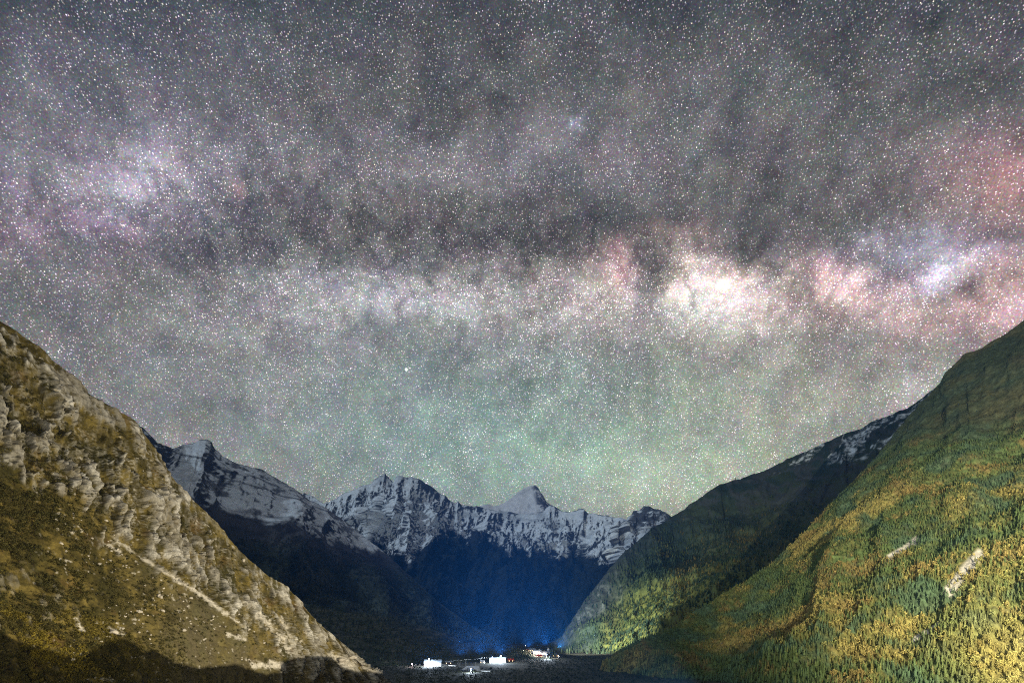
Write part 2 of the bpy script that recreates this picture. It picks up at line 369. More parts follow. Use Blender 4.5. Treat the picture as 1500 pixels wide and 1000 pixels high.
scree = np.maximum.reduce([strip([(163, 785), (200, 812), (232, 832), (262, 848)], 3.2, 3.2, 81) * .8, strip([(255, 846), (290, 868), (318, 888), (332, 899)], 5.0, 3.5, 82), strip([(330, 898), (355, 915)], 2.2, 2, 83),
    strip([(158, 798), (175, 808)], 3, 3, 84), strip([(372, 974), (395, 973), (414, 974)], 7.5, 6, 85), strip([(412, 905), (428, 940), (438, 972)], 4.5, 5, 86) * .8,
    strip([(380, 900), (405, 925), (420, 945)], 6, 8, 87), strip([(110, 905), (122, 925)], 3.5, 5, 88), strip([(160, 920), (180, 930)], 4.5, 4, 89), strip([(484, 960), (500, 966), (516, 972)], 8, 6, 90),
    strip([(530, 976), (550, 984)], 3, 3, 91), strip([(335, 928), (358, 936)], 4, 5, 92), strip([(140, 992), (165, 996)], 3, 3, 95)])
grit = sstep(.52, .72, fbm(p1 / 2.6, 2, .5, 93) + .22 * fbm(p1 / 30, 3, .5, 94)) * sstep(-60, 30, px - 60)
gn = fbm(p1 / 26, 5, .6, 51); gn2 = fbm(p1 / 6, 4, .6, 55)
grass = mixc((.085, .070, .018), (.180, .140, .038), sstep(-.35, .45, gn2))
grass = mixc(grass, (.052, .048, .014), sstep(.0, .35, gn) * .9)
grass = mixc(grass, (.15, .085, .03), sstep(.2, .6, fbm(p1 / 15, 4, .6, 58)) * .5)
soil = mixc((.17, .145, .085), (.12, .11, .06), sstep(-.3, .3, gn2))
fan = (1 - crag) * sstep(150, 290, px) * sstep(-.4, .5, gn + .4)
grass = mixc(grass, soil, fan * .75)
grass = grass * (.85 + .3 * gn2)[:, None]
rcol = mixc((.30, .285, .25), (.58, .57, .54), sstep(-.3, .5, fbm(p1 / 12, 4, .6, 57)))
rcol = mixc(rcol, (.10, .085, .055), sstep(.05, .4, fbm(p1 * np.array([.3, .3, .5]), 4, .65, 59)) * .8)
colA = mixc(grass, rcol, np.clip(rockm, 0, 1)); colA = mixc(colA, (.56, .53, .47), np.clip(scree + grit * .7, 0, 1))
A.build('hillside', np.clip(colA, .01, .75), M_HILL, smooth=False)

# ---- wooded mountain behind it, with a snowy crest
crestB = [(-200, 420, 2300), (60, 560, 2450), (150, 595, 2550), (205, 622, 2650), (232, 648, 2750), (255, 656, 2950), (270, 650, 3080), (285, 648, 3150), (292, 643, 3180), (303, 642, 3220), (311, 647, 3250), (316, 657, 3280), (326, 667, 3320),
          (350, 679, 3440), (372, 685, 3560), (384, 686, 3640), (400, 697, 3740), (420, 709, 3880), (440, 722, 4050), (455, 733, 4180), (480, 745, 4350), (520, 775, 4500), (560, 805, 4450), (600, 842, 4200), (640, 880, 3700), (690, 915, 3200), (735, 938, 2900)]
footB = [(-400, 985, 1000), (100, 965, 1300), (400, 958, 1600), (560, 950, 2000), (660, 944, 2400), (745, 942, 2700)]
B = Slope(crestB, footB, 700, 380, nback=30, conc=.16, back=(1500, 900))
p0 = B.pts(); env = np.clip(np.minimum(B.VV * 6, (1 - B.VV) * 5), .06, 1).ravel()
sp = ridged(B.st(620, 2600), 3, .5, 103)
B.displace(env * (190 * (sp - .4) + 60 * fbm(p0 / 300, 4, .5, 101)) + np.clip(env * 2, .25, 1) * (22 * ridged(B.st(90, 320), 4, .55, 107) - 10) + 5 * fbm(p0 / 30, 3, .6, 110))
p1 = B.pts(); stp = B.steep().ravel(); px, py = project(p1)
sn = fbm(p1 / 160, 5, .6, 111); streak = ridged(B.st(70, 420), 4, .6, 113)
sl = 705 + 95 * sn + 60 * (streak - .4)
snow = sstep(-25, 45, p1[:, 2] - sl) * sstep(.30, .50, stp + .22 * sn + .18 * fbm(p1 / 40, 3, .6, 117))
band = sstep(.25, .5, fbm(np.stack([p1[:, 0] / 500, p1[:, 1] / 500, p1[:, 2] / 16], -1), 3, .6, 119)); nrm = normals(B.G).reshape(-1, 3); nrm *= np.sign(nrm[:, 2:3]); snow *= 1 - .75 * band; snow *= 1 - .85 * sstep(.12, .30, nrm[:, 0] * .5 - .22 + .55 * (ridged(p1 / np.array([110, 110, 60]), 5, .62, 118) - .40) + .3 * sn)
snow *= 1 - .8 * sstep(18, 2, B.TT.ravel()) 
forest = mixc((.016, .022, .014), (.035, .042, .022), sstep(-.3, .4, fbm(p1 / 60, 4, .6, 120)))
forest = mixc(forest, (.07, .075, .05), sstep(.1, .5, fbm(p1 / 170, 4, .6, 123)) * .5)
forest = mixc(forest, (.075, .095, .075), sstep(430, 560, px) * sstep(835, 880, py) * sstep(-.3, .4, fbm(p1 / 110, 4, .6, 124)) * .8)  # lower slope lightened in the colour, standing in for camp light
rock = mixc((.035, .036, .04), (.075, .075, .08), sstep(-.3, .4, sn))
colB = mixc(forest, rock, sstep(420, 640, p1[:, 2] + 90 * sn)); colB = mixc(colB, (.78, .86, .93), snow * .95)
B.build('mountain', colB, M_FAR)

# ---- snowy massif closing the valley
crestC = [(300, 800, 5600), (380, 740, 5700), (430, 722, 5800), (446, 721, 5850), (460, 727, 5850), (475, 737, 5800), (490, 730, 5850), (497, 726, 5880), (510, 720, 5900), (520, 716, 5920), (532, 711, 5950), (543, 710, 5980), (550, 702, 6000), (557, 697, 6000), (561, 697, 6000), (564, 693, 6000), (567, 697, 6000), (571, 701, 6000),
          (576, 706, 6000), (579, 699, 6000), (584, 695, 6000), (591, 697, 6000), (594, 699, 6000), (605, 698, 6020), (612, 701, 6030), (620, 704, 6050), (632, 712, 6100), (645, 722, 6150), (652, 726, 6150), (660, 733, 6180), (668, 737, 6200), (671, 734, 6200), (676, 738, 6200), (690, 741, 6200), (700, 741, 6200), (715, 745, 6250),
          (735, 748, 6300), (760, 752, 6300), (790, 752, 6300), (806, 740, 6300), (812, 741, 6300), (820, 746, 6300), (835, 750, 6250), (843, 747, 6250), (848, 745, 6250), (856, 745, 6200), (862, 751, 6200), (880, 753, 6150), (900, 757, 6100), (918, 760, 6000), (925, 754, 5950),
          (928, 748, 5930), (935, 748, 5900), (939, 745, 5900), (943, 740, 5880), (950, 741, 5860), (956, 744, 5860), (966, 747, 5820), (980, 753, 5750), (1010, 775, 5700), (1080, 830, 5600)]
footC = [(200, 945, 3800), (480, 940, 4200), (700, 938, 4500), (850, 938, 4500), (980, 940, 4200), (1100, 945, 3900)]
C_ = Slope(crestC, footC, 900, 480, nback=24, conc=.14, back=(1600, 900))
p0 = C_.pts(); env = np.clip(np.minimum(C_.VV * 5, (1 - C_.VV) * 5), .02, 1).ravel()
sp = ridged(C_.st(900, 3600), 3, .5, 203); sp2 = ridged(C_.st(260, 900), 4, .55, 207)
rel = ridged(p0 / np.array([520, 520, 420]) + .25 * np.stack([fbm(p0 / 400, 3, .5, 230), fbm(p0 / 400, 3, .5, 231), fbm(p0 / 400, 3, .5, 232)], -1), 7, .58, 233)
C_.displace(env * (230 * (rel - .3)) + env * (330 * (sp - .35) + 110 * (sp2 - .3) + 80 * fbm(p0 / 500, 4, .5, 201)) + np.clip(env * 3, .10, 1) * (46 * ridged(C_.st(70, 260), 4, .6, 211) - 14))
C_.lift(np.where(C_.VV.ravel() < .01, 12 * fbm(C_.st(45, 45), 3, .6, 215), 0))
p1 = C_.pts(); stp = C_.steep().ravel()
sn = fbm(p1 / 300, 5, .6, 213); fn = fbm(p1 / 55, 4, .62, 216); wq = C_.st(70, 210); wq[:, 0] += .8 * fbm(p1 / 220, 4, .6, 218) + .9 * wq[:, 1] * np.sign(fbm(p1 / 700, 2, .5, 220)); streak = ridged(wq, 5, .62, 217)
px, py = project(p1)
nrm = normals(C_.G).reshape(-1, 3); nrm *= np.sign(nrm[:, 2:3])
line = np.interp(px, [430, 470, 500, 520, 545, 575, 600, 612, 640, 665, 688, 694, 720, 740, 765, 795, 822, 832, 850, 872, 892, 905, 960], [752, 772, 796, 806, 790, 800, 812, 802, 778, 769, 786, 774, 782, 792, 797, 796, 811, 800, 795, 806, 815, 822, 800])
snow = sstep(7, -7, py - line + 26 * (streak - .5) * sstep(-60, 0, py - line) + 16 * fn)
stp = np.abs(nrm[:, 2]); fr = ridged(p1 / np.array([130, 130, 90]), 6, .62, 235)
rocky = sstep(.12, .26, nrm[:, 0] * .85 + .60 * (.42 - stp) + .55 * (fr - .42) + .42 * fbm(p1 / np.array([210, 210, 120]), 3, .55, 236) + .10 * sstep(740, 790, py))
rocky = np.maximum(rocky, sstep(.12, .35, fbm(np.stack([p1[:, 0] / 260, p1[:, 1] / 260, p1[:, 2] / 90], -1), 4, .6, 219)) * .35)
rocky = np.maximum(rocky, sstep(905, 930, px) * sstep(785, 765, py - 10 * fn) * sstep(-.45, .1, fn + .6 * (fr - .3)))
rocky = np.maximum(rocky, .8 * sstep(9, 2, C_.TT.ravel() - 30 * fn))
snow *= 1 - .93 * rocky
rock = mixc((.014, .017, .022), (.040, .043, .050), sstep(-.4, .4, fn))
forest = mixc((.010, .015, .014), (.024, .032, .026), sstep(-.3, .4, fn))
colC = mixc(forest, rock, sstep(30, -10, py - line)); colC = mixc(colC, (.78, .86, .93), snow)
C_.build('mountain', colC, M_FAR)

# ---- snowy pyramid behind the massif
crestD = [(640, 790, 8200), (680, 752, 8200), (700, 742, 8200), (708, 739, 8200), (716, 738, 8200), (722, 741, 8200), (732, 740, 8200), (742, 734, 8200), (750, 728, 8200), (757, 722, 8200), (764, 717, 8200), (772, 713, 8200), (779, 711, 8200), (784, 710.5, 8200),
          (788, 714, 8200), (791, 720, 8200), (796, 726, 8200), (800, 734, 8200), (806, 739, 8200), (812, 741, 8200), (830, 752, 8200), (880, 790, 8200)]
footD = [(560, 860, 7300), (740, 850, 7200), (790, 850, 7200), (960, 860, 7300)]
D = Slope(crestD, footD, 320, 160, nback=16, conc=.1, back=(1300, 900))
p0 = D.pts(); env = np.clip(D.VV * 5, .03, 1).ravel()
pxd, pyd = project(p0)
rib = np.exp(-((pxd - (786 + (pyd - 711) * .15)) / 10.) ** 2)
D.displace(env * (150 * rib + 40 * fbm(p0 / 300, 4, .5, 301) + 30 * ridged(D.st(150, 500), 4, .5, 303)))
p1 = D.pts(); stp = D.steep().ravel(); px, py = project(p1); fn = fbm(p1 / 60, 4, .62, 305)
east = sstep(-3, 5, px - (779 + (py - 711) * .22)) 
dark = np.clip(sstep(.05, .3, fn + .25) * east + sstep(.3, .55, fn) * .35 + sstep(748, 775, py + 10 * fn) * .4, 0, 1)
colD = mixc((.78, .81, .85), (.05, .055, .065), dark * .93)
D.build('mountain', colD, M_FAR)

# ---- long wooded ridge on the right, middle distance
crestE = [(800, 948, 2350), (822, 930, 2380), (838, 905, 2450), (855, 880, 2520), (880, 850, 2600), (905, 815, 2700), (935, 788, 2800), (960, 768, 2880), (985, 756, 2950), (1000, 746, 2980), (1010, 737, 3000), (1022, 730, 3000), (1040, 716, 3020), (1055, 707, 3040), (1072, 703, 3050),
          (1085, 698, 3060), (1110, 690, 3080), (1130, 682, 3090), (1150, 672, 3100), (1165, 666, 3100), (1180, 660, 3100), (1200, 650, 3100), (1220, 642, 3100), (1238, 632, 3100), (1250, 628, 3100), (1262, 625, 3100), (1272, 617, 3100), (1285, 611, 3100), (1297, 608, 3100), (1306, 605, 3100), (1318, 600, 3100), (1330, 597, 3100),
          (1345, 585, 3100), (1380, 560, 3100), (1440, 530, 3100), (1560, 470, 3100), (1750, 400, 3000)]
footE = [(812, 950, 2050), (880, 950, 1850), (960, 952, 1700), (1100, 952, 1600), (1300, 950, 1600), (1700, 945, 1600)]
E = Slope(crestE, footE, 760, 420, nback=24, conc=.08, back=(1400, 900))
p0 = E.pts(); env = np.clip(np.minimum(E.VV * 6, (1 - E.VV) * 6), .05, 1).ravel()
sp = ridged(E.st(520, 1900), 3, .5, 403)
E.displace(env * (150 * (sp - .4) + 55 * fbm(p0 / 260, 4, .5, 401)) + np.clip(env * 2, .4, 1) * (26 * ridged(E.st(75, 200), 5, .6, 407) - 11) + 4 * fbm(p0 / 22, 3, .6, 409))
p1 = E.pts(); stp = E.steep().ravel(); px, py = project(p1)
sn = fbm(p1 / 150, 5, .6, 411); wq = E.st(85, 150); wq[:, 0] += 1.1 * wq[:, 1] + .7 * fbm(p1 / 130, 4, .6, 412); streak = ridged(wq, 5, .62, 413)
snow = sstep(-30, 50, p1[:, 2] - (960 + 120 * sn) + 150 * (streak - .5)) * sstep(.30, .55, streak + .25 * fbm(p1 / 40, 3, .6, 415)) * sstep(1095, 1180, px + 60 * sn)
cl = sstep(-.15, .35, fbm(p1 / 240, 3, .55, 417))
forest = mixc((.022, .048, .034), (.060, .085, .030), cl); forest = mixc(forest, (.13, .14, .035), sstep(870, 890, px) * sstep(50, 10, (930 - py) * 1.0 - (px - 880) * .62 + 20 * sn) * .7); forest = mixc(forest, (.10, .085, .025), sstep(.1, .45, fbm(p1 / 130, 4, .6, 419)) * sstep(960, 1000, px) * sstep(780, 840, py) * .7)
rock = mixc((.035, .042, .048), (.095, .11, .118), sstep(.25, .7, ridged(E.st(30, 130), 4, .6, 421)))
rkm = sstep(30, -40, (px - 866) - (930 - py) * .62 + 55 * sn)
colE = mixc(forest, rock, rkm * .85); colE = mixc(colE, (.013, .021, .021), sstep(180, 480, p1[:, 2] + 110 * sn) * .72); colE = mixc(colE, (.04, .045, .05), sstep(.25, .6, ridged(p1 / 70, 5, .6, 431)) * sstep(500, 800, p1[:, 2]) * .7)  # upper ridge darkened in the colour where the floodlight should not reach
snow *= sstep(-.25, .35, fbm(p1 / 16, 4, .7, 424) + .25 * fbm(p1 / 60, 3, .6, 425)); colE = mixc(colE, (.55, .60, .63), np.clip(snow * 1.1, 0, .85))
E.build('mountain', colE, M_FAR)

# ---- near wooded hillside on the right
crestF = [(905, 968, 1060), (930, 955, 1080), (960, 942, 1100), (985, 920, 1120), (1010, 898, 1150), (1040, 880, 1180), (1070, 862, 1210), (1105, 842, 1240), (1140, 815, 1270), (1165, 790, 1290), (1190, 765, 1310), (1215, 740, 1330), (1240, 714, 1350),
          (1265, 690, 1370), (1290, 660, 1390), (1312, 632, 1410), (1332, 605, 1430), (1350, 588, 1440), (1366, 574, 1450), (1376, 560, 1460), (1384, 546, 1460), (1400, 532, 1460), (1414, 518, 1460), (1428, 514, 1460), (1442, 508, 1460), (1456, 498, 1460), (1475, 488, 1460),
          (1500, 468, 1460), (1600, 390, 1450), (1750, 270, 1430), (1950, 120, 1400)]
footF = [(880, 985, 960), (1000, 1000, 760), (1120, 1012, 660), (1300, 1024, 600), (1500, 1040, 540), (1750, 1060, 500), (2000, 1070, 480)]
H = Slope(crestF, footF, 620, 560, nback=24, conc=.13, back=(1100, 900))
p0 = H.pts(); env = np.clip(np.minimum(H.VV * 7, (1 - H.VV) * 6), .06, 1).ravel()
sp = ridged(H.st(260, 1300), 3, .5, 503)
H.displace(env * (28 * (sp - .4) + 35 * fbm(p0 / 190, 4, .5, 501)) + np.clip(env * 2, .2, 1) * (9 * ridged(H.st(48, 170), 4, .55, 507) - 4) + 1.6 * fbm(p0 / 14, 3, .6, 509) + 5.5 * (ridged(p0 / 42, 5, .6, 521) - .4) * sstep(.75, .35, H.VV.ravel()))
p1 = H.pts(); px, py = project(p1)
cl1 = fbm(p1 / 150, 4, .55, 511); cl2 = fbm(p1 / 55, 4, .6, 513)
def tree_tints(c1, c2, px, py, r):
    """autumn patchwork: gold and rust birch, green and blue-green conifer"""
    gold = np.array((.32, .245, .075)); rust = np.array((.23, .145, .05)); green = np.array((.055, .105, .035)); teal = np.array((.035, .10, .065)); olive = np.array((.15, .145, .04))
    c = mixc(green, olive, sstep(-.15, .25, c1 + .25 * r)); c = mixc(c, gold, sstep(.12, .46, c1 + .35 * c2 + .22 * r)); c = mixc(c, rust, sstep(.18, .5, c2 + .2 * r) * .8); c = mixc(c, teal, sstep(.05, .35, -c2 - .25 * c1 + .1 * r) * .9)
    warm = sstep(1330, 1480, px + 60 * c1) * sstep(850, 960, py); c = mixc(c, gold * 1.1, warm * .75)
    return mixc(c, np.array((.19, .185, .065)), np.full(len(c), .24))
scar = np.maximum(sstep(11, 4, np.abs((px - 1412) * .76 + (py - 838) * .65 + 3 * cl2)) * sstep(46, 36, np.abs((px - 1412) * -.65 + (py - 838) * .76)),
                  sstep(7, 2, np.abs((px - 1322) * .6 + (py - 803) * .8 + 5 * cl2)) * sstep(30, 22, np.abs((px - 1322) * -.8 + (py - 803) * .6)))
scar = np.maximum(scar, sstep(5, 1.5, np.abs((px - 1352) * .5 + (py - 928) * .86)) * sstep(24, 18, np.abs(px - 1358)))
gcol = tree_tints(cl1, cl2, px, py, fbm(p1 / 9, 3, .6, 515)) * .85
gcol = mixc(gcol, (.06, .055, .035), sstep(0, .5, fbm(p1 / 20, 3, .6, 517)) * .5)
high = sstep(330, 560, p1[:, 2] + 120 * cl1); gcol = mixc(gcol, (.024, .034, .026), high * .85); gcol = gcol * (1 + .9 * fbm(p1 / 5, 4, .7, 519))[:, None].clip(.25, 2)  # high ground darkened in the colour, standing in for weaker floodlight
gcol = mixc(gcol, (.42, .38, .32), scar)
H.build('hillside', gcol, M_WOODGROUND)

# ---- low dark spur running into the valley on the left
crestG = [(430, 880, 1750), (500, 896, 1700), (560, 902, 1650), (610, 914, 1600), (650, 926, 1560), (690, 938, 1530), (730, 944, 1500), (775, 953, 1480)]
footG = [(430, 972, 1000), (540, 974, 1050), (620, 965, 1200), (700, 962, 1280), (790, 962, 1330)]
Gs = Slope(crestG, footG, 300, 120, nback=14, conc=.05, back=(420, 300))
p0 = Gs.pts(); Gs.displace(np.clip(Gs.VV * 6, .1, 1).ravel() * (6 * fbm(p0 / 70, 4, .55, 601)) + 1.2 * fbm(p0 / 14, 3, .6, 603))
p1 = Gs.pts(); fn = fbm(p1 / 40, 4, .6, 605)
colG = mixc((.018, .024, .016), (.05, .052, .03), sstep(-.3, .4, fn)); colG = mixc(colG, (.12, .11, .08), sstep(.25, .5, fbm(p1 / np.array([60, 60, 5]), 4, .6, 607)) * .5)
Gs.build('hill', colG, M_FLOOR)

# ---- unseen bank added below the view, crest shaped to cast the hill foot shadow
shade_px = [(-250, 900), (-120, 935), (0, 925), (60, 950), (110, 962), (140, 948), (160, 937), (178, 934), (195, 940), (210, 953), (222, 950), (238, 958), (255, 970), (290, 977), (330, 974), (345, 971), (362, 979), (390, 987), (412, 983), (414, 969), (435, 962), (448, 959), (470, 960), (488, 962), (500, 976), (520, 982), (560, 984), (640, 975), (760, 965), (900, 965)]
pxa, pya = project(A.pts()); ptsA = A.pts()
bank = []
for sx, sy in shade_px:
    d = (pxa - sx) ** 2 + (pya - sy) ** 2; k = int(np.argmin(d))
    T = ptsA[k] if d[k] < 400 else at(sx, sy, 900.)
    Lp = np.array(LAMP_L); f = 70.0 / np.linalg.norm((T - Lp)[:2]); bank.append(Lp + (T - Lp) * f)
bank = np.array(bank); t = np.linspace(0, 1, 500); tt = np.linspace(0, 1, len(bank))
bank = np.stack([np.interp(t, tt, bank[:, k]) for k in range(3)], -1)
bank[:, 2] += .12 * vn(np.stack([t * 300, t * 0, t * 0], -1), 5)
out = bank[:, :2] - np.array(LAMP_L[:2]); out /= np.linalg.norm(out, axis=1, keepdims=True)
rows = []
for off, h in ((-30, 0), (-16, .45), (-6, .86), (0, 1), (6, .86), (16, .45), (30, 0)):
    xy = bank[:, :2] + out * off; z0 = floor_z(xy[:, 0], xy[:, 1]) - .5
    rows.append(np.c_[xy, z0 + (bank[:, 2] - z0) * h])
R = np.stack(rows); o = mesh_obj('shadow_bank', R.reshape(-1, 3), gridfaces(7, 500), M_FLOOR, smooth=True, col=np.full((3500, 3), .04)); tag(o, kind='structure')

# ------------------------------------------------------------------ trees and shrubs
def conifer(layers, k, seed, r=.20, jag=.45):
    rg = np.random.default_rng(seed); v = []; f = []
    for i in range(layers):
        t = i / layers; zt = .12 + .88 * (t + 1.35 / layers); zt = min(zt, 1.0); zb = .10 + .88 * t
        R = r * (1 - t) ** .85 + .012; a0 = rg.uniform(0, 6.28); base = len(v)
        v.append((rg.normal(0, .008), rg.normal(0, .008), zt))
        for j in range(2 * k):
            a = a0 + math.pi * j / k; q = R * (rg.uniform(1 - jag * .4, 1.15) if j % 2 == 0 else rg.uniform(.35, .62))
            v.append((q * math.cos(a), q * math.sin(a), zb + (rg.uniform(-.04, .01) if j % 2 == 0 else rg.uniform(.02, .06))))
        for j in range(2 * k): f.append((base, base + 1 + j, base + 1 + (j + 1) % (2 * k)))
    return np.array(v, np.float32), np.array(f)
def leafball(n, seed, rx=.34, z0=.30, z1=1.0, size=.085):
    """a broadleaf crown of many small leaf clumps"""
    rg = np.random.default_rng(seed); lobes = [(rg.normal(0, rx * .45), rg.normal(0, rx * .45), rg.uniform(z0 + .12, z1 - .18), rg.uniform(.14, .24)) for _ in range(7)]
    v = []; f = []
    for i in range(n):
        lx, ly, lz, lr = lobes[i % 7]; d = rg.normal(0, 1, 3); d /= np.linalg.norm(d); p = np.array((lx, ly, lz)) + d * lr * rg.uniform(.5, 1.05) * (1, 1, 1.15)
        a = rg.normal(0, 1, 3); a /= np.linalg.norm(a); b = np.cross(a, rg.normal(0, 1, 3)); b /= np.linalg.norm(b); q = size * rg.uniform(.6, 1.2); k = len(v)
        v += [p + a * q, p + b * q * .8, p - a * q, p - b * q * .8]; f += [(k, k + 1, k + 2), (k, k + 2, k + 3)]
    return np.array(v, np.float32), np.array(f)
def trunk_mesh(h=.32, r=.018, n=6, limbs=0, seed=1):
    rg = np.random.default_rng(seed); v = []; f = []
    def tube(p, q, r0, r1):
        k = len(v); d = np.array(q) - np.array(p); d = d / np.linalg.norm(d); s = np.cross(d, (0.3, .9, .1)); s /= np.linalg.norm(s); u = np.cross(d, s)
        for c, rr in ((p, r0), (q, r1)):
            for i in range(n):
                a = 6.2832 * i / n; v.append(np.array(c) + rr * (s * math.cos(a) + u * math.sin(a)))
        for i in range(n): j = (i + 1) % n; f.append((k + i, k + j, k + n + j)); f.append((k + i, k + n + j, k + n + i))
    tube((0, 0, -.06), (0, 0, h), r, r * .55)
    for i in range(limbs):
        a = 2.4 * i + rg.uniform(-.4, .4); z = h * rg.uniform(.5, .95); tube((0, 0, z), (.16 * math.cos(a), .16 * math.sin(a), z + rg.uniform(.12, .25)), r * .5, r * .2)
    return np.array(v, np.float32), np.array(f)
def scatter_mesh(name, protos, pos, hgt, wid, tint, mat, label, group=None):
    """many far-off plants merged into one countless mass"""
    rg = np.random.default_rng(len(pos)); which = rg.integers(0, len(protos), len(pos)); ang = rg.uniform(0, 6.28, len(pos)); VV = []; FF = []; CC = []; off = 0
    for i, (pv, pf) in enumerate(protos):
        m = which == i; p = pos[m]; n = len(p); 
        if not n: continue
        c, s = np.cos(ang[m])[:, None], np.sin(ang[m])[:, None]; h = hgt[m][:, None]; w = (hgt[m] * wid[m])[:, None]
        x = (pv[None, :, 0] * c - pv[None, :, 1] * s) * w + p[:, 0:1]; y = (pv[None, :, 0] * s + pv[None, :, 1] * c) * w + p[:, 1:2]; z = pv[None, :, 2] * h + p[:, 2:3]
        VV.append(np.stack([x, y, z], -1).reshape(-1, 3)); k = len(pv)
        FF.append((pf[None] + (np.arange(n) * k)[:, None, None]).reshape(-1, 3) + off); off += n * k
        CC.append(np.repeat(tint[m], k, 0))
    o = mesh_obj(name, np.concatenate(VV), np.concatenate(FF), mat, col=np.concatenate(CC)); return tag(o, label, 'forest' if 'forest' in name else 'scrub', None, 'stuff')
def pick(slope, n, rg, weight=None):
    G = slope.G; nv, nu = G.shape[:2]
    du = np.linalg.norm(np.gradient(G, axis=1), axis=-1); dv = np.linalg.norm(np.gradient(G, axis=0), axis=-1); w = (du * dv)
    if weight is not None: w = w * weight.reshape(nv, nu)
    w = w.ravel() / w.sum(); k = rg.choice(nv * nu, n, p=w); P_ = G.reshape(-1, 3)[k].copy()
    P_[:, :2] += rg.normal(0, 1, (n, 2)) * np.minimum(du, dv).ravel()[k][:, None] * .3; return P_, k
def vis_height(p, h):
    x, y0 = project(p); _, y1 = project(p + np.array([0, 0, 1.]) * h[:, None]); inside = (x > 0) & (x < 1500) & (y1 < 1000) & (y0 > 0)
    return np.where(inside, np.abs(y0 - y1), 0)
LOW = [conifer(5, 5, 20 + i, .21) for i in range(5)]; TINY = [conifer(3, 4, 40 + i, .24) for i in range(4)]
LEAFY = [leafball(46, 60 + i, size=.11) for i in range(3)]

def tree_proto(kind, seed, color_mesh_mat=M_CROWN):
    cv, cf = conifer(11, 9, seed, .20, .6) if kind == 'conifer' else leafball(330, seed, size=.05)
    tv, tf = trunk_mesh(.9 if kind == 'conifer' else .6, .02, 6, 0 if kind == 'conifer' else 5, seed)
    def me(name, v, f, m):
        me_ = bpy.data.meshes.new(name); me_.from_pydata([tuple(map(float, a)) for a in v], [], [tuple(map(int, a)) for a in f]); me_.materials.append(m); me_.update(); return me_
    return me('crown', cv, cf, color_mesh_mat), me('trunk', tv, tf, M_BARK)
PROTO = {('conifer', i): tree_proto('conifer', 100 + i) for i in range(5)}; PROTO.update({('broadleaf', i): tree_proto('broadleaf', 200 + i) for i in range(4)})
def tree(name, kind, i, p, h, w, color, label, cat, group):
    r = empty(name, p, random.uniform(0, 6.28)); r.scale = (h * w, h * w, h); tag(r, label, cat, group)
    cm, tm = PROTO[(kind, i)]
    for nm, m in (('crown', cm), ('trunk', tm)):
        o = bpy.data.objects.new(nm, m); COL.objects.link(o); o.parent = r; o.color = (*color, 1)
    return r

# right wood
rg = np.random.default_rng(5); nT = 72000
wgt = (1 - .85 * scar) * (1 - .15 * high) * (.25 + .75 * sstep(0, .02, H.VV.ravel()))
tp, tk = pick(H, nT, rg, wgt)
th = rg.uniform(5.5, 11.0, nT) * (1 - .55 * high[tk]) * (.62 + .38 * sstep(.45, .95, H.VV.ravel()[tk])); tw = rg.uniform(.8, 1.35, nT); tx, ty = project(tp)
tt = tree_tints(cl1[tk], cl2[tk], tx, ty, rg.normal(0, .6, nT)) * rg.uniform(.6, 1.4, nT)[:, None]
tt = mixc(tt, (.035, .060, .042), high[tk] * .7)  # trees on the high slope darkened to match the painted falloff
order = np.argsort(-vis_height(tp, th)); big = order[:300]; rest = order[300:]
leafy = rg.random(nT) < sstep(.14, .22, tt[:, 0]) * .45
for j in big:
    c = tt[j]; gold = c[0] > c[1] * 1.15
    kd = 'broadleaf' if leafy[j] else 'conifer'; near = vis_height(tp[j:j+1], th[j:j+1])[0]
    if kd == 'broadleaf': nm, lb, gp = 'broadleaf_tree', ('golden yellow broadleaf tree in the floodlit wood at the foot of the right hillside' if gold else 'olive green broadleaf tree in the floodlit wood at the foot of the right hillside'), ('golden broadleaf trees' if gold else 'green broadleaf trees') + ' at the foot of the right hillside'
    else: nm, lb, gp = 'conifer_tree', ('golden yellow pointed conifer in the floodlit wood at the foot of the right hillside' if gold else 'green pointed conifer in the floodlit wood at the foot of the right hillside'), ('golden conifers' if gold else 'green conifers') + ' at the foot of the right hillside'
    tree(nm, kd, int(rg.integers(0, 4)), tp[j], th[j], tw[j], c, lb, 'tree', gp)
rl = rest[leafy[rest]]; rc = rest[~leafy[rest]]
scatter_mesh('conifer_forest', LOW, tp[rc], th[rc], tw[rc], tt[rc], M_TREE, 'green and gold conifer wood climbing the near right hillside')
scatter_mesh('broadleaf_forest', LEAFY, tp[rl], th[rl] * .85, tw[rl], tt[rl], M_TREE, 'gold and rust broadleaf wood mixed over the near right hillside')

# middle distance ridge and mountains
eP = E.pts(); ex, ey = project(eP)
ew = sstep(.0, .05, E.VV.ravel()) * sstep(760, 420, eP[:, 2]) * (1 - .75 * rkm) + .02
ep, ek = pick(E, 15000, rg, ew); r_ = rg.normal(0, 1, 15000)
et = mixc((.020, .042, .030), (.05, .075, .025), sstep(-.3, .5, fbm(ep / 120, 3, .6, 421) + .25 * r_)); et = mixc(et, (.16, .12, .03), sstep(.1, .5, fbm(ep / 90, 3, .6, 423) + .2 * r_) * sstep(930, 1010, project(ep)[0]) * .8)
scatter_mesh('forest', TINY, ep, rg.uniform(9, 17, 15000), rg.uniform(.8, 1.3, 15000), et, M_TREE, 'dark green forest on the long ridge behind the village')
bP = B.pts(); bw = sstep(620, 380, bP[:, 2]) * sstep(0, .05, B.VV.ravel()) + .001
bp, bk = pick(B, 9000, rg, bw)
scatter_mesh('forest', TINY, bp, rg.uniform(9, 17, 9000), rg.uniform(.9, 1.4, 9000), np.array([.024, .034, .02]) * rg.uniform(.5, 1.5, (9000, 1)), M_TREE, 'blackish forest on the mountain behind the rocky left hillside')
